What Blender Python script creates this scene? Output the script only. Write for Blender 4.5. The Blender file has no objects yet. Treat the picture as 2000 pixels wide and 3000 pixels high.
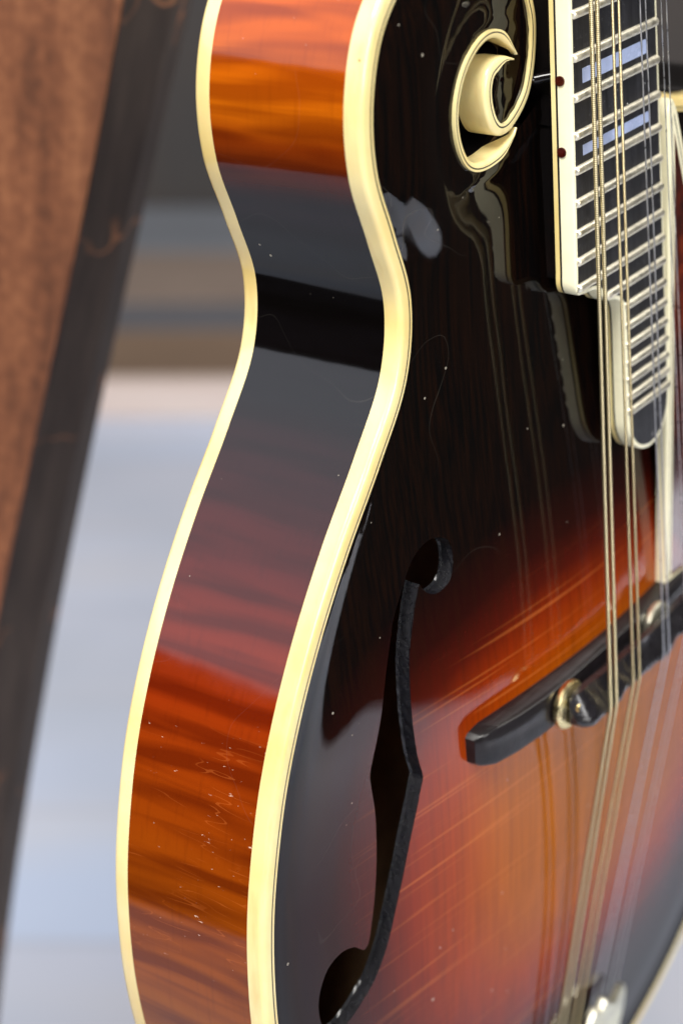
import bpy, bmesh, math, random
import numpy as np
from mathutils import Matrix, Vector
from mathutils.geometry import delaunay_2d_cdt
random.seed(7)
SC = bpy.context.scene
COL = SC.collection

# ------------------------------------------------------------------ camera, light, exposure
HC = 1.0                                   # camera height above the floor (m)
PITCH = 26.29
cam_d = bpy.data.cameras.new('camera'); cam = bpy.data.objects.new('camera', cam_d); COL.objects.link(cam)
cam.location = (0, 0, HC); cam.rotation_euler = (math.radians(90 - PITCH), 0, 0)
cam_d.sensor_fit = 'VERTICAL'; cam_d.sensor_height = 24.0; cam_d.lens = 24.0 * 5871.06 / 3000.0
cam_d.clip_start = 0.02; cam_d.clip_end = 60
cam_d.dof.use_dof = True; cam_d.dof.focus_distance = 0.440; cam_d.dof.aperture_fstop = 6.4
cam_d.dof.aperture_blades = 9
SC.camera = cam

world = bpy.data.worlds.new('World'); SC.world = world; world.use_nodes = True
bg = world.node_tree.nodes['Background']
bg.inputs[0].default_value = (1.0, 0.93, 0.86, 1); bg.inputs[1].default_value = 0.05

def area(name, loc, target, sx, sy, power, color):
    l = bpy.data.lights.new(name, 'AREA'); l.shape = 'RECTANGLE'; l.size = sx; l.size_y = sy
    l.energy = power; l.color = color
    o = bpy.data.objects.new(name, l); COL.objects.link(o); o.location = loc
    d = Vector(target) - Vector(loc); o.rotation_euler = d.to_track_quat('-Z', 'Y').to_euler()
    return o
# tall window in the wall on the left, ceiling panels overhead, an added fill lamp behind the photographer
area('window_light', (-2.9, 0.35, 2.50), (0.0, 0.45, 1.8), 2.3, 2.0, 36, (0.86, 0.89, 1.0))
area('ceiling_light', (-0.45, -0.8, 3.2), (-0.1, 0.5, 0.8), 1.3, 1.3, 138, (1.0, 0.97, 0.92))
sw = area('side_floor_fill', (1.95, 0.30, 0.95), (1.62, 0.32, 0.0), 2.2, 0.25, 11, (1.0, 0.95, 0.88)); sw.data.spread = math.radians(50)  # added strip lamp out of view, brightens the floor at the right
area('ceiling_light', (1.5, 1.5, 3.1), (0.1, 0.5, 0.8), 1.2, 1.2, 30, (1.0, 0.97, 0.92))
area('front_fill_light', (2.1, -2.2, 1.75), (0.1, 0.5, 0.8), 2.0, 1.4, 84, (1.0, 0.98, 0.96))  # added broad lamp that lights the soundboard from the front

SC.view_settings.view_transform = 'Standard'; SC.view_settings.look = 'None'
SC.view_settings.gamma = 1.0; SC.view_settings.exposure = 0.0
SC.render.engine = 'CYCLES'
SC.cycles.max_bounces = 8; SC.cycles.use_denoising = True

# ------------------------------------------------------------------ helpers
def srgb(r, g, b):
    f = lambda c: (c / 255 / 12.92) if c / 255 <= 0.04045 else ((c / 255 + 0.055) / 1.055) ** 2.4
    return (f(r), f(g), f(b), 1.0)

def link(o, parent=None):
    COL.objects.link(o)
    if parent is not None: o.parent = parent
    return o

def mesh(name, verts, faces, mat, parent=None, smooth=True):
    me = bpy.data.meshes.new(name)
    me.from_pydata([tuple(map(float, v)) for v in verts], [], [tuple(map(int, f)) for f in faces])
    me.materials.append(mat)
    if smooth: me.polygons.foreach_set('use_smooth', [True] * len(me.polygons))
    me.update()
    return link(bpy.data.objects.new(name, me), parent)

def bm_obj(name, bm, mat, parent=None, smooth=False, sharp=None):
    bmesh.ops.recalc_face_normals(bm, faces=bm.faces)
    me = bpy.data.meshes.new(name); bm.to_mesh(me); bm.free(); me.materials.append(mat)
    if smooth:
        me.polygons.foreach_set('use_smooth', [True] * len(me.polygons))
        if sharp: me.set_sharp_from_angle(angle=math.radians(sharp))
    me.update()
    return link(bpy.data.objects.new(name, me), parent)

def catmull(pts, step=1.0, closed=False):
    p = np.array(pts, float)
    c = np.vstack([p[-1:], p, p[:2]]) if closed else np.vstack([2 * p[:1] - p[1:2], p, 2 * p[-1:] - p[-2:-1]])
    out = []
    for i in range(len(c) - 3):
        p0, p1, p2, p3 = c[i:i + 4]
        n = max(2, int(np.linalg.norm((p2 - p1)[:2]) / step))
        # centripetal parameters keep the curve free of loops
        d = lambda a, b: max(1e-6, np.linalg.norm(b - a)) ** 0.5
        t0 = 0; t1 = t0 + d(p0, p1); t2 = t1 + d(p1, p2); t3 = t2 + d(p2, p3)
        t = np.linspace(t1, t2, n, endpoint=False)[:, None]
        A1 = (t1 - t) / (t1 - t0) * p0 + (t - t0) / (t1 - t0) * p1
        A2 = (t2 - t) / (t2 - t1) * p1 + (t - t1) / (t2 - t1) * p2
        A3 = (t3 - t) / (t3 - t2) * p2 + (t - t2) / (t3 - t2) * p3
        B1 = (t2 - t) / (t2 - t0) * A1 + (t - t0) / (t2 - t0) * A2
        B2 = (t3 - t) / (t3 - t1) * A2 + (t - t1) / (t3 - t1) * A3
        out.append((t2 - t) / (t2 - t1) * B1 + (t - t1) / (t2 - t1) * B2)
    if not closed: out.append(p[-1:])
    return np.vstack(out)

def inward(c, closed=False):
    """unit normals to the right of travel (the material side of the body outline)"""
    if closed:
        t = np.roll(c, -1, 0) - np.roll(c, 1, 0)
    else:
        t = np.gradient(c, axis=0)
    t = t[:, :2]; t = t / np.maximum(1e-9, np.linalg.norm(t, axis=1))[:, None]
    return np.c_[t[:, 1], -t[:, 0]]

MM = 0.001
def sweep(name, c, nrm, prof, mat, parent, closed=False, zc=None, cap=True, taper=None):
    """sweep a closed (inset, z) profile along the plan curve c (N,2), zc = height of the edge"""
    N = len(c); K = len(prof)
    zc = np.zeros(N) if zc is None else np.asarray(zc)
    V = np.empty((N, K, 3))
    for k, (i, z) in enumerate(prof):
        tp_ = 1.0 if taper is None else taper
        V[:, k, :2] = c + nrm * (i * np.ones(N) * tp_)[:, None]; V[:, k, 2] = zc + z * (tp_ if z < -1.7 else 1.0)
    F = []
    for a in range(N if closed else N - 1):
        b = (a + 1) % N
        for k in range(K):
            l = (k + 1) % K
            F.append((a * K + k, a * K + l, b * K + l, b * K + k))
    if not closed and cap:
        F.append(tuple(range(K))); F.append(tuple((N - 1) * K + k for k in reversed(range(K))))
    o = mesh(name, V.reshape(-1, 3) * MM, F, mat, parent)
    o.data.set_sharp_from_angle(angle=math.radians(40))
    return o

#ZFUN-BEGIN
# ------------------------------------------------------------------ body outline (mm; x to treble, y to the neck, z out of the top)
R0, YC = 133.4, -35.0
bass = [(-133.5, -38.9), (-133.3, -23.7), (-131.7, -8.4), (-128.3, 6.8), (-123.4, 22.1), (-116.3, 37.4), (-107.2, 52.6),
        (-95.9, 67.9), (-82.8, 83.2), (-71.7, 98.4), (-69.0, 113.7), (-73.7, 128.9), (-79.0, 144.2), (-79.2, 159.5),
        (-73.8, 174.7), (-63, 186), (-48, 191), (-34, 188), (-24, 179.5)]
S1 = [(-19.0, 168.6), (-17.9, 164.6), (-17.8, 160.8), (-18.4, 156.1), (-19.6, 151.9), (-21.3, 148.4), (-24.1, 145.5),
      (-27.1, 143.5), (-30.1, 142.2), (-33.0, 142.0), (-35.5, 142.9), (-37.5, 144.9), (-39.0, 147.9), (-39.7, 150.7),
      (-39.8, 153.5), (-39.0, 156.2), (-37.5, 158.1), (-35.1, 159.2), (-31.9, 159.4), (-27.7, 157.9)]
S2 = [(-27.6, 159.4), (-30.0, 162.3), (-32.4, 164.5), (-35.5, 165.9), (-38.9, 165.9), (-42.8, 164.6), (-46.5, 162.0),
      (-49.2, 159.1), (-50.9, 155.5), (-52.0, 151.9), (-52.0, 148.2), (-51.2, 144.6), (-49.7, 141.0), (-47.7, 138.3),
      (-45.0, 136.8), (-41.5, 136.2), (-37.9, 136.4), (-33.9, 137.5), (-30.6, 139.1), (-28.3, 141.3)]
circ = lambda a0, a1, n: [(R0 * math.cos(math.radians(a)), YC + R0 * math.sin(math.radians(a))) for a in np.linspace(a0, a1, n)]
low_b = circ(270, 189, 12)
treble_up = [(20, 138), (34, 135.2), (47.3, 131.8), (60.4, 127.9), (74, 126), (90, 127.5), (99, 124), (95, 114), (86, 101), (84, 90), (91, 75)]
treble = treble_up + [(-x, y) for x, y in bass[:8]][::-1] + [(-x, y) for x, y in low_b[1:]][::-1]
zA = [0] * len(low_b) + [0] * 15 + [0.9, 2.0, 3.0, 3.7] + [4] * len(S1)
A = catmull(np.c_[np.array(low_b + bass + S1), zA], 1.3)
B = catmull(np.c_[np.array(S2), np.full(len(S2), 4.0)], 0.9)
_t = np.gradient(B[:, :2], axis=0); _t /= np.linalg.norm(_t, axis=1)[:, None]; _u = np.linspace(0, 1, len(B))
_w = 2.0 * np.clip(_u / 0.22, 0, 1) ** 0.8 * np.clip((1 - _u) / 0.16, 0, 1) ** 0.8
B[:, :2] -= np.c_[_t[:, 1], -_t[:, 0]] * _w[:, None]                     # slot edge of the binding
for _ in range(22): B[1:-1, :2] = (B[:-2, :2] + 2 * B[1:-1, :2] + B[2:, :2]) / 4
NECKP = np.array([(-23.5, 143.2, 4), (-17, 146.2, 4), (-15, 150, 4), (-15, 200, 4), (15, 200, 4), (15, 150, 3), (17, 141, 2)], float)
D_ = catmull(np.c_[np.array(treble), [2, 1, 0.3] + [0] * (len(treble) - 3)], 1.3)[:-1]
POLY = np.vstack([A, B, NECKP, D_])

def inpoly(P, poly):
    x, y = P[:, 0], P[:, 1]; r = np.zeros(len(P), bool)
    for (x0, y0), (x1, y1) in zip(poly, np.roll(poly, -1, 0)):
        if y0 == y1: continue
        m = ((y0 > y) != (y1 > y)); r[m] ^= (x[m] < (x1 - x0) * (y[m] - y0) / (y1 - y0) + x0)
    return r
def distpoly(P, poly):
    a = poly[:, :2]; ab = np.roll(a, -1, 0) - a; L2 = np.maximum((ab ** 2).sum(1), 1e-9); out = np.empty(len(P)); ze = np.empty(len(P))
    for s in range(0, len(P), 4000):
        q = P[s:s + 4000, None] - a
        t = np.clip((q * ab).sum(-1) / L2, 0, 1)
        dd = ((q - t[..., None] * ab) ** 2).sum(-1); i = dd.argmin(1)
        out[s:s + 4000] = np.sqrt(dd[np.arange(len(i)), i]); ze[s:s + 4000] = poly[i, 2]
    return out, ze
GX0, GY0, ST = -142.0, -177.0, 1.5
def sst(a, b, x): t = np.clip((x - a) / (b - a), 0, 1); return t * t * (3 - 2 * t)
def build_height():
    prev = None
    for st, its in ((6.0, 900), (3.0, 350), (1.5, 260)):
        nx = int(284 / st) + 1; ny = int(384 / st) + 1
        X, Y = np.meshgrid(GX0 + np.arange(nx) * st, GY0 + np.arange(ny) * st)
        P = np.c_[X.ravel(), Y.ravel()]
        ins = inpoly(P, POLY[:, :2]).reshape(ny, nx)
        Dd, Ze = distpoly(P, POLY[::2]); Dd = Dd.reshape(ny, nx); Ze = Ze.reshape(ny, nx)
        if prev is None: u = np.zeros((ny, nx)); h = Ze.copy()
        else:
            gx = np.clip((X - GX0) / prev[2], 0, prev[0].shape[1] - 1.001); gy = np.clip((Y - GY0) / prev[2], 0, prev[0].shape[0] - 1.001)
            ix, iy = gx.astype(int), gy.astype(int); fx, fy = gx - ix, gy - iy
            il = lambda g: (g[iy, ix] * (1 - fx) + g[iy, ix + 1] * fx) * (1 - fy) + (g[iy + 1, ix] * (1 - fx) + g[iy + 1, ix + 1] * fx) * fy
            u, h = il(prev[0]), il(prev[1])
        for _ in range(its):
            un = np.zeros_like(u); un[1:-1, 1:-1] = (u[1:-1, :-2] + u[1:-1, 2:] + u[:-2, 1:-1] + u[2:, 1:-1]) / 4 + st * st
            u = np.where(ins, un, 0)
            hn = h.copy(); hn[1:-1, 1:-1] = (h[1:-1, :-2] + h[1:-1, 2:] + h[:-2, 1:-1] + h[2:, 1:-1]) / 4
            h = np.where(ins, hn, Ze)
        prev = (u, h, st)
    u = u / u.max()
    arch = 13.2 * u ** 1.9 * sst(2, 24, Dd)
    ridge = 2.4 * sst(3, 13, Dd) * sst(116, 141, Y) * sst(-34, -57, X)
    z = h + arch + ridge - 0.7 * np.exp(-((Dd - 9) / 5) ** 2)
    for _ in range(14):
        zn = z.copy(); zn[1:-1, 1:-1] = (z[1:-1, 1:-1] * 4 + z[1:-1, :-2] + z[1:-1, 2:] + z[:-2, 1:-1] + z[2:, 1:-1]) / 8
        z = np.where(Dd > 3, zn, z)
    return z
ZG = build_height()
def zfun(x, y):
    x = np.asarray(x, float); y = np.asarray(y, float)
    gx = np.clip((x - GX0) / ST, 1, ZG.shape[1] - 3.001); gy = np.clip((y - GY0) / ST, 1, ZG.shape[0] - 3.001)
    ix, iy = gx.astype(int), gy.astype(int); fx, fy = gx - ix, gy - iy
    w = lambda f: (((1 - f) ** 3) / 6, (3 * f ** 3 - 6 * f ** 2 + 4) / 6, (-3 * f ** 3 + 3 * f ** 2 + 3 * f + 1) / 6, f ** 3 / 6)
    wx, wy = w(fx), w(fy); r = 0
    for j in range(4):
        for i in range(4): r = r + wy[j] * wx[i] * ZG[iy + j - 1, ix + i - 1]
    return r
#ZFUN-END

# ------------------------------------------------------------------ materials
def new_mat(name):
    m = bpy.data.materials.new(name); m.use_nodes = True
    return m, m.node_tree, m.node_tree.nodes['Principled BSDF']
class NT:
    """tiny node builder"""
    def __init__(s, nt): s.nt = nt; s.co = None
    def n(s, typ, **kw):
        nd = s.nt.nodes.new(typ)
        for k, v in kw.items(): setattr(nd, k, v)
        return nd
    def put(s, sock, v):
        if hasattr(v, 'is_linked') or isinstance(v, bpy.types.NodeSocket): s.nt.links.new(v, sock)
        else: sock.default_value = v
    def obj(s):
        if s.co is None: s.co = s.n('ShaderNodeTexCoord').outputs['Object']
        return s.co
    def math(s, op, a, b=0.0, clamp=False):
        nd = s.n('ShaderNodeMath', operation=op, use_clamp=clamp); s.put(nd.inputs[0], a); s.put(nd.inputs[1], b); return nd.outputs[0]
    def sep(s, v): nd = s.n('ShaderNodeSeparateXYZ'); s.put(nd.inputs[0], v); return nd.outputs
    def map(s, v, scale=(1, 1, 1), loc=(0, 0, 0), rot=(0, 0, 0)):
        nd = s.n('ShaderNodeMapping'); s.put(nd.inputs[0], v); nd.inputs['Scale'].default_value = scale
        nd.inputs['Location'].default_value = loc; nd.inputs['Rotation'].default_value = rot; return nd.outputs[0]
    def noise(s, v, scale, detail=3, rough=0.5, dist=0.0):
        nd = s.n('ShaderNodeTexNoise'); s.put(nd.inputs['Vector'], v); nd.inputs['Scale'].default_value = scale
        nd.inputs['Detail'].default_value = detail; nd.inputs['Roughness'].default_value = rough; nd.inputs['Distortion'].default_value = dist
        return nd.outputs['Fac']
    def vor(s, v, scale, feature='F1'):
        nd = s.n('ShaderNodeTexVoronoi', feature=feature); s.put(nd.inputs['Vector'], v); nd.inputs['Scale'].default_value = scale; return nd.outputs
    def ramp(s, f, stops, interp='LINEAR'):
        nd = s.n('ShaderNodeValToRGB'); s.put(nd.inputs[0], f); cr = nd.color_ramp; cr.interpolation = interp
        while len(cr.elements) < len(stops): cr.elements.new(0.5)
        for e, (p, c) in zip(cr.elements, stops):
            e.position = p; e.color = c if len(c) == 4 else (*c, 1)
        return nd.outputs[0]
    def rng(s, f, a, b, c=0.0, d=1.0, smooth=False):
        nd = s.n('ShaderNodeMapRange', interpolation_type='SMOOTHSTEP' if smooth else 'LINEAR'); s.put(nd.inputs[0], f)
        for i, v in zip((1, 2, 3, 4), (a, b, c, d)): nd.inputs[i].default_value = v
        return nd.outputs[0]
    def mix(s, f, a, b, blend='MIX'):
        nd = s.n('ShaderNodeMix', data_type='RGBA', blend_type=blend); s.put(nd.inputs[0], f); s.put(nd.inputs[6], a); s.put(nd.inputs[7], b); return nd.outputs[2]
    def bump(s, h, strength, dist=0.001, nrm=None):
        nd = s.n('ShaderNodeBump'); s.put(nd.inputs['Height'], h); nd.inputs['Strength'].default_value = strength; nd.inputs['Distance'].default_value = dist
        if nrm is not None: s.put(nd.inputs['Normal'], nrm)
        return nd.outputs[0]
    def specks(s, scale, size, keep):
        """1 inside rare tiny dots"""
        o = s.vor(s.obj(), scale); r = s.sep(o['Color'])
        inside = s.math('LESS_THAN', o['Distance'], s.math('MULTIPLY', r[1], size))
        return s.math('MULTIPLY', inside, s.math('GREATER_THAN', r[0], keep))
    def hair(s, scale, width, lo, hi, seed, stretch=(1, 1, 1), mscale=14):
        """long thin curved scratches: contour of a smooth noise inside patches"""
        v = s.map(s.obj(), scale=stretch, loc=(seed, seed * 0.7, seed * 1.3))
        c = s.math('LESS_THAN', s.math('ABSOLUTE', s.math('SUBTRACT', s.noise(v, scale, 1.5, 0.4), 0.5)), width)
        m = s.rng(s.noise(s.map(s.obj(), loc=(seed * 2, 3, seed)), mscale, 2), lo, hi)
        return s.math('MULTIPLY', c, m)

def lacquer(name, build, coat_rough=0.025, wav=0.05, coat=1.0):
    m, nt, p = new_mat(name); b = NT(nt); col = build(b)
    dust = b.specks(170, 0.11, 0.955)
    dust2 = b.specks(420, 0.16, 0.95)
    scr = b.hair(24, 0.0010, 0.50, 0.60, 4.1)
    mark = b.math('MAXIMUM', b.math('MAXIMUM', dust, b.math('MULTIPLY', dust2, 0.7)), b.math('MULTIPLY', scr, 0.035))
    col = b.mix(b.math('MULTIPLY', mark, 0.55), col, (0.62, 0.56, 0.45, 1))
    b.put(p.inputs['Base Color'], col)
    p.inputs['Roughness'].default_value = 0.5; p.inputs['Specular IOR Level'].default_value = 0.0
    p.inputs['Coat Weight'].default_value = coat; p.inputs['Coat IOR'].default_value = 1.45
    smudge = b.rng(b.noise(b.obj(), 28, 4, 0.6), 0.45, 0.75, coat_rough, coat_rough + 0.05)
    b.put(p.inputs['Coat Roughness'], b.math('ADD', smudge, b.math('MULTIPLY', mark, 0.35)))
    h = b.math('ADD', b.noise(b.map(b.obj(), scale=(1, 0.45, 1)), 48, 2.5), b.math('MULTIPLY', mark, 0.25))
    nb = b.bump(h, wav, 0.002); b.put(p.inputs['Coat Normal'], nb)
    return m

def top_color(b):
    x, y, z = b.sep(b.obj())
    warp = b.rng(b.noise(b.obj(), 16, 2), 0, 1, -0.07, 0.07)
    dx = b.math('DIVIDE', x, 0.098); dy = b.math('DIVIDE', b.math('ADD', y, 0.030), 0.064)
    dyd = b.math('MULTIPLY', dy, b.rng(b.math('LESS_THAN', dy, 0.0), 0, 1, 1.0, 0.80))
    r = b.math('ADD', b.math('POWER', b.math('ADD', b.math('POWER', b.math('ABSOLUTE', dx), 3.0), b.math('POWER', b.math('ABSOLUTE', dyd), 3.0)), 1 / 3), warp)
    col = b.ramp(b.math('DIVIDE', r, 1.6), [(0.0, srgb(170, 100, 6)), (0.31, srgb(164, 83, 4)), (0.43, srgb(152, 56, 3)), (0.515, srgb(124, 37, 5)),
                                            (0.60, srgb(74, 17, 7)), (0.69, srgb(38, 8, 6)), (0.82, srgb(9, 5, 5)), (1.0, srgb(6, 5, 5))])
    grain = b.noise(b.map(b.obj(), scale=(900, 14, 900)), 1.0, 2)                 # spruce grain runs with the strings
    col = b.mix(b.rng(grain, 0.35, 0.72, 0.0, 0.28), col, (0.02, 0.006, 0.002, 1))
    silk = b.noise(b.map(b.obj(), scale=(9, 760, 9), rot=(0, 0, 0.05)), 1.0, 2, 0.5)   # fine weather checks across the grain
    line = b.math('MULTIPLY', b.rng(silk, 0.60, 0.68), b.rng(r, 1.05, 0.8))
    return b.mix(b.math('MULTIPLY', line, 0.24), col, srgb(240, 140, 66))

def rim_color(b):
    x, y, z = b.sep(b.obj())
    w = b.rng(b.noise(b.map(b.obj(), scale=(1, 1, 0.6)), 22, 2), 0, 1, -0.006, 0.006)
    f = b.rng(b.math('ADD', y, w), -0.170, 0.190)
    P = lambda mm: (mm + 170) / 360
    base = b.ramp(f, [(P(-160), srgb(110, 46, 6)), (P(-70), srgb(136, 72, 5)), (P(-25), srgb(136, 64, 3)), (P(12), srgb(136, 52, 2)), (P(34), srgb(132, 40, 4)),
                      (P(46), srgb(104, 28, 8)), (P(60), srgb(72, 16, 12)), (P(76), srgb(40, 8, 9)), (P(88), srgb(8, 5, 6)), (P(126), srgb(6, 5, 6)),
                      (P(137), srgb(24, 6, 9)), (P(143), srgb(72, 22, 8)), (P(151), srgb(140, 54, 3)), (P(158), srgb(196, 98, 5)), (P(172), srgb(184, 80, 6))])
    fl_v = b.map(b.obj(), scale=(60, 165, 12), rot=(0.13, 0, 0))
    fn = b.noise(fl_v, 1.0, 2.5, 0.55, 0.6)
    ph = b.math('ADD', b.math('MULTIPLY', y, 2 * math.pi / 0.0074), b.math('ADD', b.math('MULTIPLY', z, -42.0), b.math('MULTIPLY', b.noise(b.map(b.obj(), scale=(14, 40, 20)), 1.0, 2), 12.0)))
    flame = b.math('ADD', b.math('MULTIPLY', fn, 0.78), b.rng(b.math('SINE', ph), -1, 1, 0.05, 0.19))
    dark = b.mix(1.0, base, (0.50, 0.38, 0.28, 1), 'MULTIPLY')
    col = b.mix(b.rng(flame, 0.38, 0.58, 0.9, 0.0), base, dark)
    col = b.mix(b.rng(flame, 0.60, 0.78, 0.0, 0.35), col, b.mix(1.0, base, (1.35, 1.6, 1.5, 1), 'MULTIPLY'))
    fib = b.noise(b.map(b.obj(), scale=(300, 40, 700)), 1.0, 2)
    col = b.mix(b.rng(fib, 0.55, 0.8, 0.0, 0.22), col, b.mix(1.0, base, (0.35, 0.25, 0.2, 1), 'MULTIPLY'))
    # the scroll arm and the slot walls are stained black
    scroll = b.math('MULTIPLY', b.math('GREATER_THAN', x, -0.056), b.math('GREATER_THAN', y, 0.125))
    col = b.mix(scroll, col, (0.006, 0.005, 0.005, 1))
    # belt wear: crazed, chipped lacquer on the lower bout
    zone = b.math('MULTIPLY', b.rng(b.math('ABSOLUTE', b.math('ADD', y, -0.001)), 0.034, 0.020, smooth=True), b.math('LESS_THAN', x, 0.0))
    scr1 = b.hair(80, 0.008, 0.50, 0.58, 2.3, (1, 3.6, 0.35), 60); scr2 = b.hair(110, 0.008, 0.50, 0.58, 7.9, (1, 3.4, 0.45), 75)
    crack = b.math('MULTIPLY', b.math('MAXIMUM', scr1, scr2), zone)
    col = b.mix(b.math('MULTIPLY', crack, 0.13), col, srgb(236, 128, 56))
    chipn = b.noise(b.map(b.obj(), scale=(1, 2.6, 0.9), rot=(0.3, 0, 0)), 300, 3, 0.7)
    chip = b.math('MULTIPLY', b.math('MULTIPLY', b.rng(chipn, 0.68, 0.71), zone), b.rng(b.noise(b.obj(), 60, 2), 0.48, 0.56))
    return b.mix(chip, col, srgb(225, 190, 165))

M_TOP = lacquer('sunburst_top_lacquer', top_color, coat=0.74)
M_RIM = lacquer('sunburst_maple_lacquer', rim_color, 0.075, 0.07, 0.85)
M_BLACK = lacquer('black_lacquer', lambda b: b.mix(b.rng(b.noise(b.obj(), 60, 3), 0.62, 0.8, 0, 0.5), (0.006, 0.005, 0.005, 1), (0.03, 0.012, 0.008, 1)), 0.05, 0.2)

def ivoroid():
    m, nt, p = new_mat('aged_ivoroid'); b = NT(nt)
    n = b.noise(b.obj(), 30, 4); n2 = b.noise(b.map(b.obj(), scale=(1, 0.2, 1)), 220, 3)
    col = b.mix(b.rng(n, 0.3, 0.7), srgb(252, 235, 174), srgb(238, 206, 124))
    col = b.mix(b.rng(n2, 0.58, 0.8, 0, 0.35), col, srgb(204, 154, 76))
    spot = b.specks(260, 0.14, 0.94)
    col = b.mix(b.math('MULTIPLY', spot, 0.7), col, srgb(120, 70, 20))
    b.put(p.inputs['Base Color'], col); p.inputs['Roughness'].default_value = 0.35
    p.inputs['Subsurface Weight'].default_value = 0.12; p.inputs['Subsurface Radius'].default_value = (0.004, 0.0025, 0.001); p.inputs['Subsurface Scale'].default_value = 0.5
    p.inputs['Coat Weight'].default_value = 0.8; p.inputs['Coat Roughness'].default_value = 0.12
    b.put(p.inputs['Normal'], b.bump(b.noise(b.obj(), 90, 3), 0.12, 0.001))
    return m
M_IVO = ivoroid()
def simple(name, col, rough=0.4, metal=0.0, coat=0.0, var=0.25, nscale=120, bump=0.0, spec=0.5, coat_rough=0.05):
    m, nt, p = new_mat(name); b = NT(nt)
    n = b.noise(b.obj(), nscale, 4, 0.6)
    dk = tuple(c * (1 - var) for c in col[:3]) + (1,); lt = tuple(min(1, c * (1 + var)) for c in col[:3]) + (1,)
    b.put(p.inputs['Base Color'], b.mix(b.rng(n, 0.3, 0.7), dk, lt))
    b.put(p.inputs['Roughness'], b.rng(b.noise(b.obj(), nscale * 0.6, 3), 0.3, 0.7, rough * 0.75, min(1, rough * 1.3)))
    p.inputs['Metallic'].default_value = metal; p.inputs['Coat Weight'].default_value = coat; p.inputs['Coat Roughness'].default_value = coat_rough
    p.inputs['Specular IOR Level'].default_value = spec
    if bump: b.put(p.inputs['Normal'], b.bump(b.noise(b.obj(), nscale * 4, 4), bump, 0.0005))
    return m
M_WHITE = simple('white_celluloid', srgb(250, 243, 208), 0.32, coat=0.5, var=0.06)
M_PURF = simple('black_purfling', (0.012, 0.011, 0.010, 1), 0.4)
M_NICKEL = simple('fret_nickel', (0.92, 0.85, 0.70, 1), 0.46, metal=1.0, var=0.12, nscale=900)
M_GOLD = simple('worn_gold', (0.90, 0.72, 0.38, 1), 0.3, metal=1.0, var=0.2, nscale=400)
M_TAIL = simple('tarnished_gold', (0.86, 0.81, 0.64, 1), 0.4, metal=1.0, var=0.2, nscale=300)
M_STEEL = simple('plain_steel', (0.62, 0.62, 0.64, 1), 0.32, metal=1.0, var=0.1, nscale=900)
M_PEARL = simple('pearl', srgb(172, 186, 222), 0.25, coat=0.8, var=0.12, nscale=160)
M_DOT = simple('tortoise_dot', srgb(64, 14, 8), 0.2, coat=1.0, var=0.5, nscale=600)
M_EBONY_DULL = simple('ebony_saddle', (0.009, 0.008, 0.010, 1), 0.3, var=0.4, nscale=300, bump=0.3, coat=0.7, coat_rough=0.12)
M_BASEWOOD = simple('ebony_base', (0.008, 0.006, 0.007, 1), 0.45, var=0.5, nscale=260, bump=0.2, coat=0.45, coat_rough=0.1, spec=0.15)
M_RAW = simple('raw_spruce_edge', (0.005, 0.005, 0.008, 1), 0.3, var=0.6, nscale=900, bump=0.8, coat=0.5, coat_rough=0.12, spec=0.3)
M_INSIDE = simple('bare_maple_inside', srgb(176, 140, 102), 0.7, var=0.3, nscale=80)

def ebony_board():
    m, nt, p = new_mat('dusty_ebony'); b = NT(nt)
    n = b.noise(b.map(b.obj(), scale=(700, 60, 300)), 1.0, 4, 0.65); d = b.noise(b.obj(), 900, 3, 0.7); e = b.noise(b.obj(), 70, 3)
    col = b.mix(b.rng(n, 0.35, 0.75), (0.008, 0.008, 0.010, 1), (0.030, 0.030, 0.036, 1))
    dust = b.math('MULTIPLY', b.rng(d, 0.60, 0.74), b.rng(e, 0.42, 0.62))
    col = b.mix(b.math('MULTIPLY', dust, 0.5), col, (0.26, 0.26, 0.28, 1))
    col = b.mix(b.specks(700, 0.2, 0.95), col, (0.6, 0.6, 0.6, 1))
    b.put(p.inputs['Base Color'], col); p.inputs['Roughness'].default_value = 0.42
    b.put(p.inputs['Normal'], b.bump(n, 0.3, 0.0003))
    return m
M_EBONY = ebony_board()
def tortoise():
    m, nt, p = new_mat('tortoiseshell'); b = NT(nt)
    n = b.noise(b.obj(), 55, 4, 0.6, 1.2)
    b.put(p.inputs['Base Color'], b.ramp(n, [(0.3, srgb(20, 6, 4)), (0.5, srgb(70, 16, 6)), (0.7, srgb(120, 40, 8))]))
    p.inputs['Roughness'].default_value = 0.15; p.inputs['Coat Weight'].default_value = 1.0
    return m
M_TORT = tortoise()
def wound(name, col, pitch):
    m, nt, p = new_mat(name); b = NT(nt); y = b.sep(b.obj())[1]
    w = b.math('SINE', b.math('MULTIPLY', y, 2 * math.pi / pitch))
    b.put(p.inputs['Base Color'], b.mix(b.rng(w, -1, 0.2), tuple(c * 0.45 for c in col[:3]) + (1,), col))
    p.inputs['Metallic'].default_value = 1.0; p.inputs['Roughness'].default_value = 0.30
    b.put(p.inputs['Normal'], b.bump(w, 0.5, 0.0001))
    return m
M_WG = wound('bronze_wound_heavy', (0.80, 0.68, 0.40, 1), 0.00042)
M_WD = wound('bronze_wound_light', (0.76, 0.63, 0.36, 1), 0.00030)

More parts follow.
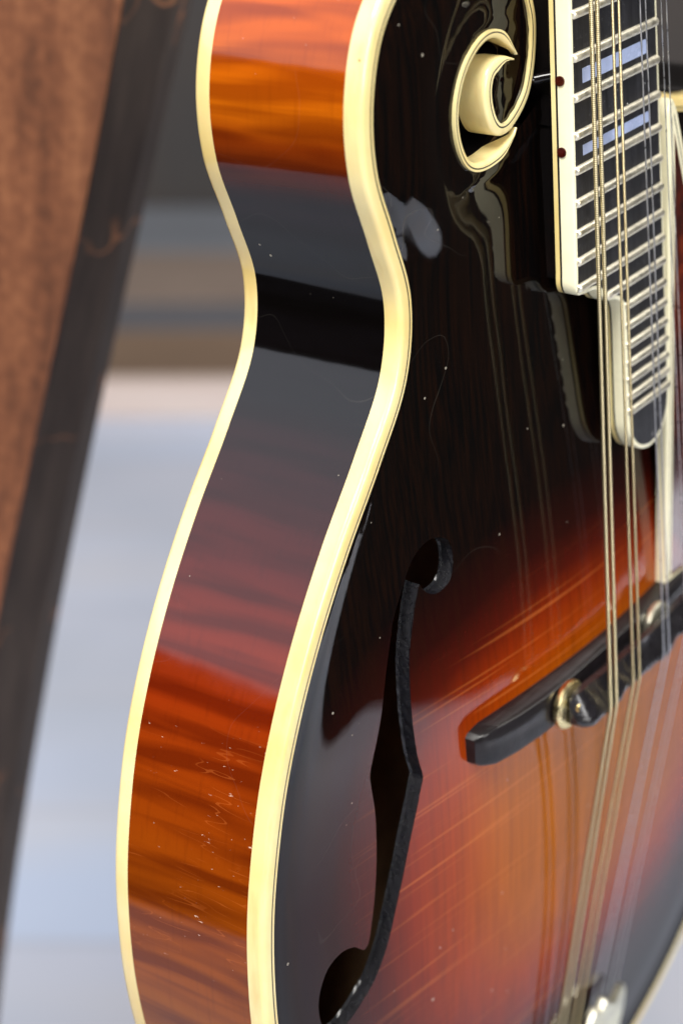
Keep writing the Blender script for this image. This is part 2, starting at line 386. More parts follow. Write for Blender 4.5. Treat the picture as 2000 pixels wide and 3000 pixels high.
# ------------------------------------------------------------------ the setting
def floor_mat():
    m, nt, p = new_mat('pale_floor'); b = NT(nt)
    n = b.noise(b.map(b.obj(), scale=(0.6, 3.0, 1)), 2.2, 4); x, y, z = b.sep(b.obj())
    brick = b.n('ShaderNodeTexBrick'); b.put(brick.inputs['Vector'], b.obj()); brick.inputs['Scale'].default_value = 1.0
    brick.inputs['Brick Width'].default_value = 1.2; brick.inputs['Row Height'].default_value = 0.18; brick.inputs['Mortar Size'].default_value = 0.004
    brick.inputs['Color1'].default_value = srgb(184, 197, 222); brick.inputs['Color2'].default_value = srgb(188, 192, 208); brick.inputs['Mortar'].default_value = srgb(176, 181, 197)
    b.put(p.inputs['Base Color'], b.mix(b.rng(b.noise(b.obj(), 2.4, 3), 0.42, 0.65, 0, 0.7), b.mix(b.rng(n, 0.35, 0.7, 0, 0.6), brick.outputs['Color'], srgb(202, 199, 202)), srgb(172, 180, 196)))  # broad grey noise patches paint in the leg's soft shadow and reflection
    p.inputs['Roughness'].default_value = 0.5
    return m
def plane(name, x0, x1, y0, y1, z, mat):
    return mesh(name, [(x0, y0, z), (x1, y0, z), (x1, y1, z), (x0, y1, z)], [(0, 1, 2, 3)], mat, smooth=False)
fl = plane('floor', -1.2, 1.75, -1.6, 2.9, 0.0, floor_mat()); fl['kind'] = 'structure'

def wood(name, c0, c1, scale=(30, 30, 3), rough=0.55):
    m, nt, p = new_mat(name); b = NT(nt)
    n = b.noise(b.map(b.obj(), scale=scale), 1.0, 5, 0.65, 1.5); n2 = b.noise(b.obj(), 9, 3)
    col = b.mix(b.rng(n, 0.32, 0.70), c0, c1)
    b.put(p.inputs['Base Color'], b.mix(b.rng(n2, 0.4, 0.7, 0, 0.35), col, c0)); p.inputs['Roughness'].default_value = rough
    b.put(p.inputs['Normal'], b.bump(n, 0.3, 0.002))
    return m
def box(name, x0, x1, y0, y1, z0, z1, mat, parent=None, bev=0.004):
    bm = bmesh.new(); bmesh.ops.create_cube(bm, size=1.0)
    for v in bm.verts: v.co = ((x0 + x1) / 2 + v.co.x * (x1 - x0), (y0 + y1) / 2 + v.co.y * (y1 - y0), (z0 + z1) / 2 + v.co.z * (z1 - z0))
    if bev: bmesh.ops.bevel(bm, geom=list(bm.edges), offset=bev, segments=2, affect='EDGES')
    return bm_obj(name, bm, mat, parent, True, 35)

wallm = wood('dark_panel', srgb(58, 58, 60), srgb(74, 65, 59), (1.5, 2, 0.6), 0.6)
w = box('wall', -2.4, 3.6, 3.02, 3.12, 0.0, 1.35, wallm, bev=0); w['kind'] = 'structure'
plat = bpy.data.objects.new('low_platform', None); COL.objects.link(plat); plat.location = (0, 2.33, 0)
plat['label'] = 'blurred low plank platform behind the pale floor, boards in brown, grey and tan'; plat['category'] = 'platform'
def pbox(name, x0, x1, y0, y1, z0, z1, mat):
    return box(name, x0, x1, y0 - 2.33, y1 - 2.33, z0, z1, mat, plat, 0.003)
pbox('front_board', -1.2, 1.7, 2.285, 2.31, 0.0, 0.048, wood('pink_beige_paint', srgb(206, 188, 180), srgb(216, 202, 194), (1, 9, 9)))
for y0, y1, c in ((2.314, 2.476, (126, 105, 88)), (2.480, 2.581, (104, 104, 110)), (2.585, 2.786, (142, 126, 116)), (2.790, 3.01, (124, 128, 136))):
    pbox('board', -1.2, 1.7, y0, y1, 0.0, 0.044 + 0.004 * random.random(), wood('board_stain', srgb(*[v * 0.9 for v in c]), srgb(*[min(255, v * 1.08) for v in c]), (1.2, 14, 14)))

# leaning, slightly bowed wooden leg behind the mandolin
E1 = np.array([(0.95, -0.0475), (0.8735, -0.0644), (0.8407, -0.0703), (0.8092, -0.079), (0.7747, -0.0879), (0.7385, -0.0986), (0.7004, -0.1084), (0.6637, -0.117), (0.6201, -0.1270), (0.5727, -0.1372), (0.5124, -0.1480), (0.4, -0.166), (0.0, -0.226)])[::-1]
E2 = np.array([(0.95, -0.027), (0.8693, -0.0506), (0.8492, -0.056), (0.8215, -0.0626), (0.797, -0.0693), (0.7672, -0.0772), (0.7345, -0.0855), (0.6987, -0.095), (0.6595, -0.1035), (0.6201, -0.1115), (0.5727, -0.1204), (0.5124, -0.1297), (0.4, -0.1465), (0.0, -0.205)])[::-1]
zz = np.linspace(0.0, 1.25, 60)
ex1 = np.interp(zz, E1[:, 0], E1[:, 1]) + np.maximum(0, zz - 0.95) * 0.26; ex2 = np.interp(zz, E2[:, 0], E2[:, 1]) + np.maximum(0, zz - 0.95) * 0.26
k = np.ones(7) / 7
ex1 = ex1 - 0.0065 * np.clip((0.66 - zz) / 0.2, 0, 1); ex2 = ex2 - 0.0065 * np.clip((0.66 - zz) / 0.2, 0, 1)
sm = lambda a: np.convolve(np.pad(a, 3, mode='reflect', reflect_type='odd'), k, 'valid')
ex1, ex2 = sm(ex1), sm(ex2)
LX, LY = float(ex1[0]), 0.60
def leg_mat():
    m, nt, p = new_mat('walnut_leg'); b = NT(nt); x, y, z = b.sep(b.obj())
    v = b.map(b.obj(), scale=(70, 70, 7), rot=(0, 0.19, 0))
    n = b.noise(v, 1.0, 5, 0.62, 1.2); n2 = b.noise(b.map(b.obj(), scale=(1, 1, 0.3)), 16, 3); n3 = b.noise(b.obj(), 260, 3)
    col = b.ramp(b.math('ADD', b.math('MULTIPLY', n, 0.7), b.math('MULTIPLY', n3, 0.3)), [(0.30, srgb(62, 36, 25)), (0.5, srgb(124, 76, 50)), (0.7, srgb(166, 110, 74))])
    b.put(p.inputs['Base Color'], b.mix(b.rng(n2, 0.4, 0.7, 0, 0.5), col, srgb(92, 58, 40))); p.inputs['Roughness'].default_value = 0.5
    b.put(p.inputs['Normal'], b.bump(n, 0.25, 0.002)); return m
def edge_mat():
    m, nt, p = new_mat('shaded_leg_edge'); b = NT(nt); x, y, z = b.sep(b.obj())
    # growth rings cut across the edge: a few pale curved lines on a base colour darkened as shade
    wv = b.math('ADD', z, b.math('ADD', b.math('MULTIPLY', x, 1.0), b.rng(b.noise(b.obj(), 34, 2), 0, 1, -0.05, 0.05)))
    tri = b.math('ABSOLUTE', b.math('SUBTRACT', b.math('FRACT', b.math('MULTIPLY', wv, 11.0)), 0.5))
    ln = b.math('MULTIPLY', b.rng(tri, 0.022, 0.008), b.rng(b.noise(b.obj(), 30, 2), 0.44, 0.58))
    col = b.mix(b.rng(b.noise(b.map(b.obj(), scale=(120, 120, 10)), 1.0, 4), 0.3, 0.7), srgb(70, 60, 55), srgb(92, 80, 72))
    b.put(p.inputs['Base Color'], b.mix(b.math('MULTIPLY', ln, 0.7), col, srgb(190, 130, 92))); p.inputs['Roughness'].default_value = 0.75; p.inputs['Specular IOR Level'].default_value = 0.2; return m
leg = bpy.data.objects.new('wooden_stand_leg', None); COL.objects.link(leg); leg.location = (LX, LY, 0)
leg['label'] = 'brown wooden leg leaning at the left edge, pale grained face and edge darkened as in shade'; leg['category'] = 'stand leg'
def prism(name, a, b, mat, parent, n=2):
    """quad solid between edge columns: a, b, and a thickness behind"""
    cols = [a, b, [(p[0] + 0.004, p[1] + 0.03, p[2]) for p in b], [(p[0] + 0.012, p[1] + 0.028, p[2]) for p in a]]
    N = len(a); V = [c[i] for i in range(N) for c in cols]; F = []
    for i in range(N - 1):
        for q in range(4): F.append((i * 4 + q, i * 4 + (q + 1) % 4, i * 4 + 4 + (q + 1) % 4, i * 4 + 4 + q))
    F.append((3, 2, 1, 0)); F.append(tuple((N - 1) * 4 + q for q in range(4)))
    return mesh(name, V, F, mat, parent, smooth=False)
pe1 = [(x - LX, 0.0, z) for x, z in zip(ex1, zz)]
pe2 = [(x - LX, 0.022, z) for x, z in zip(ex2, zz)]
pe3 = [(x - LX - 0.16, 0.055, z) for x, z in zip(ex1, zz)]
prism('face_board', pe3, [(p[0] - 0.0004, p[1], p[2]) for p in pe1], leg_mat(), leg)
prism('edge_strip', pe1, pe2, edge_mat(), leg)

# ------------------------------------------------------------------ the mandolin
RW = np.array([[0.58335, -0.05726, 0.8102], [0.811531, 0.0, -0.584309], [0.033458, 0.998359, 0.046468]])
CB = np.array([-396.762, 263.857, 231.172]) * MM
tw = RW @ (-CB) + np.array([0, 0, HC])
man = bpy.data.objects.new('mandolin', None); COL.objects.link(man)
M4 = Matrix.Identity(4)
for i in range(3):
    for j in range(3): M4[i][j] = RW[i, j]
    M4[i][3] = tw[i]
man.matrix_world = M4
man['label'] = 'scroll-bodied archtop mandolin in dark to orange sunburst with cream binding'; man['category'] = 'mandolin'

# f-hole outline, bass side (mm)
FH = [(-60.7, 55.5), (-63.8, 57.4), (-67.5, 57.7), (-71.4, 56.3), (-74.2, 53.9), (-76.8, 50.2), (-79.0, 47.1), (-81.0, 43.9), (-82.8, 39.2), (-84.5, 34.5),
      (-86.1, 29.7), (-87.8, 24.1), (-90.1, 18.4), (-92.6, 12.9), (-93.7, 10.0), (-93.6, 6.6), (-93.2, -0.3), (-93.5, -6.1), (-94.0, -11.8), (-95.2, -20.3), (-97.0, -28.6),
      (-98.7, -34.0), (-100.0, -34.8), (-103.1, -32.1), (-107.4, -31.0), (-111.8, -32.6), (-114.5, -36.5), (-115.7, -40.9), (-115.2, -46.8), (-112.9, -51.6),
      (-108.8, -52.6), (-104.6, -51.2), (-101.0, -48.9), (-97.2, -45.8), (-94.0, -41.3), (-91.5, -36.4), (-88.9, -29.7), (-86.1, -22.5), (-84.2, -17.3), (-81.9, -11.2), (-79.4, -5.2),
      (-77.6, -0.6), (-76.9, 1.2), (-77.5, 4.0), (-78.1, 7.2), (-78.6, 17.3), (-77.9, 28.6), (-77.1, 33.8), (-76.0, 37.5), (-74.8, 41.1), (-73.5, 44.7), (-72.3, 47.2),
      (-71.4, 48.9), (-70.9, 47.9), (-69.4, 45.9), (-66.7, 44.4), (-63.7, 44.6), (-61.2, 45.9), (-59.7, 49.7), (-59.7, 53.7)]
fh = catmull(FH, 1.1, closed=True)[:, :2]
fh_t = (fh * [-1, 1])[::-1]

# --- soundboard
def soundboard():
    nin = inward(POLY, True)
    edge = POLY[:, :2] + nin * 0.7
    keep = [0]
    for i in range(1, len(edge)):
        if np.linalg.norm(edge[i] - edge[keep[-1]]) > 0.5: keep.append(i)
    edge = edge[keep]
    st = 2.1; g = []
    for j, y in enumerate(np.arange(-172, 202, st * 0.87)):
        for x in np.arange(-138, 138, st): g.append((x + (st / 2 if j % 2 else 0), y))
    g = np.array(g); ok = inpoly(g, edge)
    g = g[ok]; d, _ = distpoly(g, np.c_[edge, np.zeros(len(edge))]); g = g[d > 1.0]
    for h in (fh, fh_t):
        dh, _ = distpoly(g, np.c_[h, np.zeros(len(h))]); g = g[(~inpoly(g, h)) & (dh > 0.9)]
    V = np.vstack([edge, fh, fh_t, g]); E = []
    o = 0
    for loop in (edge, fh, fh_t):
        E += [(o + i, o + (i + 1) % len(loop)) for i in range(len(loop))]; o += len(loop)
    r = delaunay_2d_cdt([Vector(map(float, v)) for v in V], E, [], 0, 1e-5)
    vo = np.array([tuple(v) for v in r[0]]); F = np.array([f for f in r[2]])
    cen = vo[F].mean(1)
    m = inpoly(cen, edge) & ~inpoly(cen, fh) & ~inpoly(cen, fh_t); F = F[m]
    D, ze = distpoly(vo, POLY)
    z = zfun(vo[:, 0], vo[:, 1]); z = np.where(D < 6.5, np.minimum(z, ze + 3), z)
    z = z * sst(2.5, 6.5, D) + (ze - 0.25) * (1 - sst(2.5, 6.5, D)) - 0.5 * (1 - sst(2.6, 4.4, D))
    return mesh('soundboard', np.c_[vo, z] * MM, F, M_TOP, man)
top = soundboard()
def hole_wall(h):
    N = len(h); z = zfun(h[:, 0], h[:, 1]); rows = [(0, 0.0), (0.05, -0.4), (0.05, -1.3), (0.05, -2.2), (0.05, -3.1), (-0.2, -3.7)]
    nn = inward(h, True); rs = np.random.RandomState(3); V = []
    for k_, (i, dz) in enumerate(rows):
        jit = (rs.rand(N) - 0.5) * (0.0 if k_ == 0 else 0.16)
        V.append(np.c_[h + nn * (i + jit)[:, None], z + dz])
    V = np.vstack(V); F = []
    for a in range(len(rows) - 1):
        for i in range(N): j = (i + 1) % N; F.append((a * N + i, a * N + j, (a + 1) * N + j, (a + 1) * N + i))
    return mesh('f_hole_edge', V * MM, F, M_RAW, top, smooth=False)
hole_wall(fh); hole_wall(fh_t)

# --- bindings, rim, back
def bindings(c3, name, side, closed=False):
    c, zc = c3[:, :2], c3[:, 2]; n = inward(c, closed)
    o = sweep(name, c, n, [(0.75, -side), (0, -side), (0, -1.3), (0.10, -0.75), (0.38, -0.30), (0.85, -0.05), (1.5, 0.04), (3.0, 0.05), (3.0, -1.2), (0.75, -1.6)], M_IVO, man, closed, zc)
    sweep('purfling', c, n, [(3.0, -0.9), (3.0, 0.035), (3.42, 0.035), (3.42, -0.9)], M_PURF, o, closed, zc)
    sweep('inner_purfling', c, n, [(3.42, -0.9), (3.42, 0.05), (4.05, 0.05), (4.05, -0.9)], M_IVO, o, closed, zc)
    sweep('purfling', c, n, [(4.05, -0.9), (4.05, 0.03), (4.22, 0.03), (4.22, -0.9)], M_PURF, o, closed, zc)
    return o
BD = 4.32; HW = 34.64
NSC = int(np.argmin(np.linalg.norm(A[:, :2] - np.array(bass[-3]), axis=1)))     # where the body edge turns into the scroll
main = np.vstack([D_, A[:NSC + 1]])
bindings(main, 'front_binding', BD)
def scroll_binding(c3, name, sd, a=1.75, bb=2.1, e=2.7, ends=(False, True)):
    c, zc = c3[:, :2], c3[:, 2]; n = inward(c); tpr = np.ones(len(c))
    s_ = np.r_[0, np.cumsum(np.linalg.norm(np.diff(c, axis=0), axis=1))]
    if ends[0]: tpr *= 0.15 + 0.85 * sst(0, 8, s_)
    if ends[1]: tpr *= 0.15 + 0.85 * sst(0, 8, s_[-1] - s_)
    o = sweep(name, c, n, [(0.6, -sd), (0, -sd), (0, -0.9), (0.10, -0.45), (0.35, -0.12), (0.8, 0.0), (a, 0.03), (a, -1.2), (0.6, -1.6)], M_IVO, man, False, zc + 0.02, taper=tpr)
    sweep('purfling', c, n, [(a, -0.9), (a, 0.02), (bb, 0.02), (bb, -0.9)], M_PURF, o, False, zc + 0.02, taper=tpr)
    sweep('inner_purfling', c, n, [(bb, -0.9), (bb, 0.03), (e, 0.03), (e, -0.9)], M_IVO, o, False, zc + 0.02, taper=tpr)
    return o
scroll_binding(A[NSC:], 'scroll_binding', 7.4)
scroll_binding(np.vstack([[(-26.5, 158.3, 3.95)], B, [(-27.2, 142.5, 3.9)]]), 'slot_binding', 5.2, 1.2, 1.5, 2.0, (True, True))
pr = POLY[:, :2]; nr = inward(POLY, True)
zt = POLY[:, 2]
def wall_strip(name, c, n, i, ztop, zbot, mat, parent, flip=False):
    N = len(c); p = c + n * i
    V = np.vstack([np.c_[p, ztop], np.c_[p, np.full(N, zbot)]]) * MM
    F = [((q, (q + 1) % N, N + (q + 1) % N, N + q)) for q in range(N)]
    if flip: F = [f[::-1] for f in F]
    return mesh(name, V, F, mat, parent)
rim = wall_strip('rim', pr, nr, 0.02, zt - BD, -BD - HW, M_RIM, man)
wall_strip('rim_lining', pr, nr, 1.6, zt - 5.0, -BD - HW - 2, M_INSIDE, rim, True)
NB = len(main)
backb = np.vstack([D_, A])
sweep('back_binding', backb[:, :2], inward(backb), [(2.0, -BD - HW), (0, -BD - HW), (0, -2 * BD - HW + 1.2), (0.2, -2 * BD - HW + 0.5), (0.9, -2 * BD - HW), (2.0, -2 * BD - HW)], M_IVO, man, False)
def back_plate():
    ed = POLY[:, :2][::3] + nr[::3] * 1.0
    st = 6.0; g = np.array([(x, y) for y in np.arange(-172, 202, st) for x in np.arange(-138, 138, st)])
    g = g[inpoly(g, ed)]; d, _ = distpoly(g, np.c_[ed, np.zeros(len(ed))]); g = g[d > 2]
    V = np.vstack([ed, g]); E = [(i, (i + 1) % len(ed)) for i in range(len(ed))]
    r = delaunay_2d_cdt([Vector(map(float, v)) for v in V], E, [], 0, 1e-5)
    vo = np.array([tuple(v) for v in r[0]]); F = np.array([f for f in r[2]]); F = F[inpoly(vo[F].mean(1), ed)]
    D, _ = distpoly(vo, POLY[::2]); z = -2 * BD - HW + 0.3 - 9 * sst(3, 70, D)
    o = mesh('back_plate', np.c_[vo, z] * MM, F[:, ::-1], M_RIM, man)
    mesh('inner_face', np.c_[vo, z + 3.0] * MM, F, M_INSIDE, o)
back_plate()

# --- neck and risers
zb = lambda y: 14.042 - 0.034536 * (y - 148)
def prism_xy(name, xs, ys, zlo, zhi, mat, parent, bev=0.0005):
    bm = bmesh.new(); vs = []
    for y in ys:
        for (x, zf_) in ((xs[0], zlo), (xs[1], zlo), (xs[1], zhi), (xs[0], zhi)):
            vs.append(bm.verts.new((x * MM, y * MM, (zf_(y) if callable(zf_) else zf_) * MM)))
    bm.faces.new(vs[0:4]); bm.faces.new(vs[4:8])
    for q in range(4): bm.faces.new((vs[q], vs[(q + 1) % 4], vs[4 + (q + 1) % 4], vs[4 + q]))
    bmesh.ops.recalc_face_normals(bm, faces=bm.faces)
    if bev: bmesh.ops.bevel(bm, geom=list(bm.edges), offset=bev, segments=2, affect='EDGES')
    return bm_obj(name, bm, mat, parent, True, 40)
neck = prism_xy('neck', (-15.6, 15), (139.5, 262), -36, lambda y: zb(y) - 4.9, M_BLACK, man)
prism_xy('riser', (-15.6, 17), (103.5, 139.4), 1.0, lambda y: zb(y) - 4.9, M_BLACK, man)
prism_xy('riser', (6, 19), (58, 103.4), 2.0, lambda y: zb(y) - 4.9, M_BLACK, man)
# --- fingerboard
hb = lambda y: 19.475 + 0.0274 * (148 - y) + 0.75
bx = lambda y: -0.41 - hb(y); tx = lambda y: -0.41 + hb(y)
corner = [(bx(108), 108), (bx(105), 105.2), (-20.9, 103.2), (-18.6, 102.5), (-15.8, 102.2), (-13.4, 101.9), (-11.2, 100.9), (-9.6, 99.0), (-7.6, 97.4), (-4.4, 96.6), (-1.6, 95.3), (-0.1, 92.6), (0.25, 88)]
extend = [(0.3, 66), (0.9, 61), (3.2, 56.6), (7.0, 53.8), (11.5, 52.7), (16.0, 53.6), (19.5, 56.4), (21.6, 60.6), (tx(68), 68)]
fbp = catmull(corner, 0.8)[:, :2]; fbe = catmull(extend, 0.8)[:, :2]
# clockwise: up the bass side, across, down the treble side, round the end, back up to the bass corner
fb_outline = np.vstack([[(bx(y), y) for y in np.linspace(112, 262, 26)], [(tx(y), y) for y in np.linspace(262, 70, 32)], fbe[::-1], [(0.3, y) for y in np.linspace(69, 86, 5)], fbp[::-1]])
nfb = inward(fb_outline, True); zfb = zb(fb_outline[:, 1])
inn = fb_outline + nfb * 1.1
def fingerboard():
    N = len(inn); V = np.vstack([np.c_[inn, zfb], np.c_[inn, zfb - 4.9]]) * MM
    bm = bmesh.new(); vs = [bm.verts.new(v) for v in V]
    bm.faces.new(vs[:N]); bm.faces.new(vs[N:])
    for i in range(N): j = (i + 1) % N; bm.faces.new((vs[i], vs[j], vs[N + j], vs[N + i]))
    return bm_obj('fingerboard', bm, M_EBONY, man)
fb = fingerboard()
o = sweep('board_binding', fb_outline, nfb, [(1.1, -3.45), (0, -3.45), (0, -0.45), (0.15, -0.12), (0.45, 0.02), (1.1, 0.03)], M_WHITE, fb, True, zfb)
sweep('side_line', fb_outline, nfb, [(1.1, -4.0), (0.03, -4.0), (0.03, -3.45), (1.1, -3.45)], M_PURF, fb, True, zfb)
sweep('lower_binding', fb_outline, nfb, [(1.1, -5.1), (0, -5.1), (0, -4.0), (1.1, -4.0)], M_IVO, fb, True, zfb)
fret_y = lambda n: 352 * 2 ** (-n / 12)
def fret(n):
    y = fret_y(n); xr = -0.41 + 19.475 + 0.0274 * (148 - y) + 0.1
    xl = -0.41 - 19.475 - 0.0274 * (148 - y) - 0.1 if n <= 21 else (-9.0 if n == 22 else (0.7 if n > 23 else 0.4))
    z = zb(y); K = 9; V = []; F = []
    xs = [xl, xl + 0.15, xl + 0.45, xl + 0.9, xr - 0.9, xr - 0.45, xr - 0.15, xr]; sc = [0.35, 0.68, 0.90, 1.0, 1.0, 0.9, 0.68, 0.35]
    for x, s in zip(xs, sc):
        for q in range(K):
            a = math.pi * q / (K - 1); V.append((x, y + 1.05 * math.cos(a) * (0.5 + 0.5 * s), z - 0.05 + 1.12 * math.sin(a) ** 0.8 * s))
    for i in range(len(xs) - 1):
        for q in range(K - 1): F.append((i * K + q, i * K + q + 1, i * K + K + q + 1, i * K + K + q))
    F.append(tuple(range(K))); F.append(tuple((len(xs) - 1) * K + q for q in reversed(range(K))))
    ob = mesh('fret', np.array(V) * MM, F, M_NICKEL, fb); ob.data.set_sharp_from_angle(angle=math.radians(50)); return ob
for n in range(12, 30): fret(n)
def thin_box(name, x0, x1, y0, y1, dz, mat, parent, th=0.2):
    bm = bmesh.new(); v = [bm.verts.new((x * MM, y * MM, (zb(y) + d_) * MM)) for d_ in (dz - th, dz) for x, y in ((x0, y0), (x1, y0), (x1, y1), (x0, y1))]
    for f in ((0, 1, 2, 3), (4, 5, 6, 7), (0, 1, 5, 4), (1, 2, 6, 5), (2, 3, 7, 6), (3, 0, 4, 7)): bm.faces.new([v[i] for i in f])
    return bm_obj(name, bm, mat, parent)
thin_box('block_inlay', -15.6, 14.0, 150.5, 153.8, 0.03, M_PEARL, fb)
thin_box('block_inlay', -16.5, -11.2, 134.5, 136.9, 0.03, M_PEARL, fb)
thin_box('block_inlay', -11.0, 14.3, 134.45, 136.95, 0.04, M_PEARL, fb)
for y in (151.9, 136.1):
    bm = bmesh.new(); q = bmesh.ops.create_cone(bm, cap_ends=True, segments=16, radius1=0.00115, radius2=0.00115, depth=0.0006)
    for v in bm.verts: v.co = Vector((v.co.z + (bx(y)) * MM, v.co.x + y * MM, v.co.y + (zb(y) - 2.7) * MM))
    bm_obj('side_dot', bm, M_DOT, fb, True, 40)

# --- strings
ZS = 24.9
def tube(name, pts, r, mat, parent, K=8):
    P = np.array(pts, float); N = len(P); t = np.gradient(P, axis=0); t /= np.linalg.norm(t, axis=1)[:, None]
    u = np.cross(t, (1, 0, 0)); u /= np.linalg.norm(u, axis=1)[:, None]; w_ = np.cross(t, u)
    V = [P[i] + r * (math.cos(a) * u[i] + math.sin(a) * w_[i]) for i in range(N) for a in np.linspace(0, 2 * math.pi, K, endpoint=False)]
    F = [(i * K + q, i * K + (q + 1) % K, i * K + K + (q + 1) % K, i * K + K + q) for i in range(N - 1) for q in range(K)]
    F += [tuple(range(K)), tuple((N - 1) * K + q for q in reversed(range(K)))]
    return mesh(name, np.array(V) * MM, F, mat, parent)
tube('lacquer_run', [(-19.4, 150.8, 2.4), (-18.4, 151.0, 3.4), (-17.4, 151.3, 4.9), (-16.4, 151.5, 6.2), (-15.8, 151.6, 7.6), (-15.5, 151.6, 9.0)], 1.15, M_BLACK, neck, 12)
# (x at nut, x at bridge, x at tail, gauge radius, material, y of the saddle crown)
STR = [(-12.2, -23.2, -22.6, 0.52, M_WG, -3.6), (-9.9, -20.3, -18.8, 0.52, M_WG, -3.6), (-5.3, -11.2, -14.2, 0.36, M_WD, -2.2), (-3.1, -7.9, -9.6, 0.36, M_WD, -2.2),
       (2.9, 5.4, -3.0, 0.20, M_STEEL, -3.0), (5.0, 8.3, 2.0, 0.20, M_STEEL, -3.0), (9.6, 18.2, 8.0, 0.14, M_STEEL, -1.2), (11.8, 21.0, 13.0, 0.14, M_STEEL, -1.2)]
for xn, xb, xt, r, m, ys in STR:
    zn = 8.2; pts = []
    for y in np.linspace(262, ys + 1.5, 60):
        t = y / 352; pts.append((xb + (xn - xb) * t, y, ZS + r + (zn - ZS) * t))
    pts.append((xb, ys, ZS + r + 0.02))
    for t in np.linspace(0.015, 1, 30): pts.append((xb + (xt - xb) * t, ys + (-133 - ys) * t, ZS + r + (5.6 - ZS) * t))
    tube('string', pts, r, m, man)

# --- bridge
def bridge():
    XS = np.unique(np.r_[np.linspace(-62, -54, 9), np.linspace(-54, 46, 30), np.linspace(46, 55, 9)])
    V = []; F = []; K = 10
    for x in XS:
        e = min(x + 62, 55 - x); half = 5.2 * min(1.0, 0.62 + 0.38 * math.sqrt(max(0, min(1, e / 5))))
        zt_ = np.interp(x, [-62, -60.5, -57, -50, -40, -28, 0, 22, 34, 44, 50, 53.5, 55], [10.6, 12.2, 13.7, 15.4, 16.7, 17.3, 17.5, 17.3, 16.7, 15.4, 13.7, 12.2, 10.6])
        yl = [half, half, half * 0.96, half * 0.88, 0, -half * 0.80, -half * 0.93, -half, -half, 0]
        yl = [v + 0.9 for v in yl]
        zl = [zfun(x, half + 0.9) - 0.4, zt_ - 0.5, zt_ - 0.15, zt_, zt_, zt_, zt_ - 0.3, zt_ - 0.9, zfun(x, 0.9 - half) - 0.4, zfun(x, 0.9) - 0.6]
        V += [(x, y, float(z)) for y, z in zip(yl, zl)]
    for i in range(len(XS) - 1):
        for q in range(K): F.append((i * K + q, i * K + (q + 1) % K, i * K + K + (q + 1) % K, i * K + K + q))
    F += [tuple(range(K)), tuple((len(XS) - 1) * K + q for q in reversed(range(K)))]
    b_ = mesh('bridge_base', np.array(V) * MM, F, M_BASEWOOD, man); b_.data.set_sharp_from_angle(angle=math.radians(35))
    # saddle: compensated crown, stepped per string pair
    XS = np.linspace(-33.6, 28.5, 64); V = []; F = []; K = 10
    for x in XS:
        e = min(x + 33.6, 28.5 - x); s = math.sqrt(max(0.0, min(1.0, e / 2.6)))
        yc = np.interp(x, [-33, -16.5, -15.0, -3, -1.5, 12, 13.5, 29], [-3.6, -3.6, -2.2, -2.2, -3.0, -3.0, -1.2, -1.2])
        zt_ = ZS + 0.05 - (1 - s) * 2.6 - 0.55 * (math.sin(x * 0.52 + 0.6) * 0.5 + 0.5) * (0.2 if min(abs(x - a[1]) for a in STR) < 1.6 else 1)
        zb_ = 19.4 + 0.5 * (1 - s)
        if -26 < x < 22: zb_ += 1.1 * math.sin((x + 26) / 48 * math.pi)
        hw = 4.3
        yl = [hw, hw, 2.0, yc + 1.5, yc + 0.5, yc - 0.6, yc - 1.1, -hw - 0.6, -hw - 0.4, 0]
        zl = [zb_, zb_ + 1.8 * s, zt_ - 2.2, zt_ - 0.35, zt_, zt_ - 0.05, zt_ - 0.9, zb_ + 2.2 * s, zb_, zb_ - 0.1]
        V += [(x, y * (0.72 + 0.28 * s), z) for y, z in zip(yl, zl)]
    for i in range(len(XS) - 1):
        for q in range(K): F.append((i * K + q, i * K + (q + 1) % K, i * K + K + (q + 1) % K, i * K + K + q))
    F += [tuple(range(K)), tuple((len(XS) - 1) * K + q for q in reversed(range(K)))]
    sd = mesh('saddle', np.array(V) * MM, F, M_EBONY_DULL, b_); sd.data.set_sharp_from_angle(angle=math.radians(30))
    for xw in (-31.5, 14.0):
        bm = bmesh.new(); n = 40
        prof = [(0, 17.2), (5.2, 17.2), (5.9, 17.5), (6.2, 18.0), (6.2, 18.8), (5.9, 19.2), (5.1, 19.35), (0, 19.35)]
        rings = []
        for r_, z in prof:
            ring = []
            for q in range(n):
                a = 2 * math.pi * q / n; rr = r_ * (1.0 + (0.03 if q % 2 else 0.0) * (r_ > 5.85))
                ring.append(bm.verts.new(((xw + rr * math.cos(a)) * MM, (0.6 + rr * math.sin(a)) * MM, z * MM)))
            rings.append(ring)
        for a_, c_ in zip(rings[1:-1], rings[2:-1]):
            for q in range(n): bm.faces.new((a_[q], a_[(q + 1) % n], c_[(q + 1) % n], c_[q]))
        bm.faces.new(rings[1]); bm.faces.new(rings[-2])
        for rg in (rings[0], rings[-1]):
            for v in rg: bm.verts.remove(v)
        tw_ = bm_obj('thumbwheel', bm, M_GOLD if xw < 0 else M_TAIL, b_, True, 35)
        bm = bmesh.new(); bmesh.ops.create_cone(bm, cap_ends=True, segments=14, radius1=0.0015, radius2=0.0015, depth=0.0072)
        for v in bm.verts: v.co += Vector((xw, 0.6, 18.4)) * MM
        bm_obj('post', bm, M_GOLD, tw_, True, 40)
bridge()

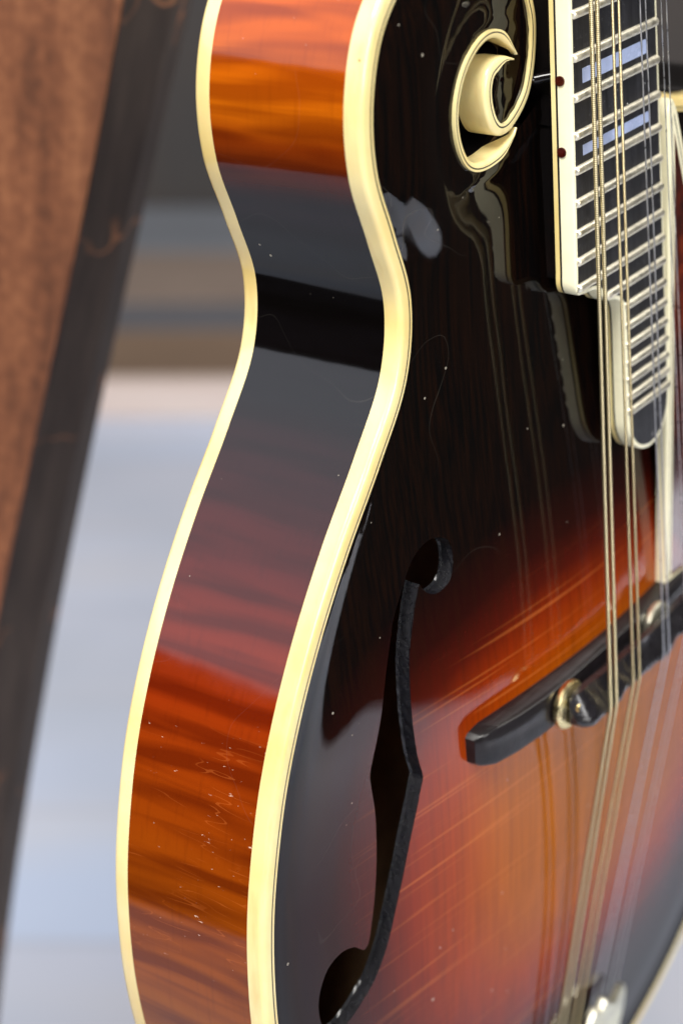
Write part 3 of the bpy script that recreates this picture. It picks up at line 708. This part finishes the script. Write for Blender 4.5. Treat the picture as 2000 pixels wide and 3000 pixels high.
# --- pickguard
PGP = [(26.2, 6), (26.2, 40), (26.0, 80), (25.4, 120), (24.6, 133)]
pg_in = catmull(PGP, 4.0)[:, :2]
pg_top = catmull([(24.8, 135.2), (26.6, 136.8), (28.6, 134.4), (31.2, 128), (34.5, 119), (40, 105), (47, 88), (53, 66), (56, 40), (57, 12)], 1.0)[:, :2]
pg = np.vstack([[(26.2, 4.2)], pg_in, pg_top, [(57, 3.0), (42, 3.2)]])
npg = inward(pg, True)
zpg = lambda y: 14.5 - 0.004 * (y - 60)
ipg = pg + npg * 2.9
bm = bmesh.new(); N = len(ipg); vs = [bm.verts.new((x * MM, y * MM, (zpg(y) + dz) * MM)) for dz in (0, -2.6) for x, y in ipg]
bm.faces.new(vs[:N]); bm.faces.new(vs[N:])
for i in range(N): j = (i + 1) % N; bm.faces.new((vs[i], vs[j], vs[N + j], vs[N + i]))
pgo = bm_obj('pickguard', bm, M_TORT, man)
zp = zpg(pg[:, 1])
sweep('edge_binding', pg, npg, [(1.6, -2.9), (0, -2.9), (0, -0.3), (0.3, 0.03), (1.5, 0.05), (1.5, -1)], M_WHITE, pgo, True, zp)
sweep('edge_line', pg, npg, [(1.5, -2.6), (1.5, 0.04), (1.95, 0.04), (1.95, -2.6)], M_PURF, pgo, True, zp)
sweep('inner_binding', pg, npg, [(1.95, -2.6), (1.95, 0.05), (2.9, 0.05), (2.9, -2.6)], M_WHITE, pgo, True, zp)
tube('bracket', [(27.5, 70, 12.5), (27.5, 70, 6.0), (27.5, 70.2, 3.0)], 1.6, M_GOLD, pgo, 10)

# --- tailpiece
half_t = [(0, -121.8), (2.6, -119.8), (5.0, -121.4), (8, -124.6), (11, -125.0), (14, -123.8), (17.0, -125.2), (19.2, -127.9), (17.6, -132.5), (14.0, -137.6), (15.2, -150), (15.2, -167.5)]
tp = catmull([(-x, y) for x, y in half_t[::-1]] + half_t[1:], 1.0)[:, :2]
ztp = lambda x, y: np.interp(y, [-168, -150, -135, -119], [5.0, 8.6, 10.0, 9.9]) - 0.006 * np.asarray(x) ** 2
bm = bmesh.new(); N = len(tp); tops = []; bev = []; bots = []
ntp = inward(np.vstack([tp]), True)
for ring, ins_, dz in ((tops, 0.9, 0.0), (bev, 0.0, -0.8), (bots, 0.0, -2.0)):
    for p_, n_ in zip(tp, ntp):
        q = p_ + n_ * ins_; ring.append(bm.verts.new((q[0] * MM, q[1] * MM, (float(ztp(p_[0], p_[1])) + dz) * MM)))
bm.faces.new(tops); bm.faces.new(bots)
for a_, c_ in ((tops, bev), (bev, bots)):
    for i in range(N): j = (i + 1) % N; bm.faces.new((a_[i], a_[j], c_[j], c_[i]))
bmesh.ops.triangulate(bm, faces=[f for f in bm.faces if len(f.verts) > 4])
tpo = bm_obj('tailpiece', bm, M_TAIL, man, True, 35)
prism_xy('tail_plate', (-15, 15), (-172.5, -167.4), -36, 4.6, M_TAIL, tpo)
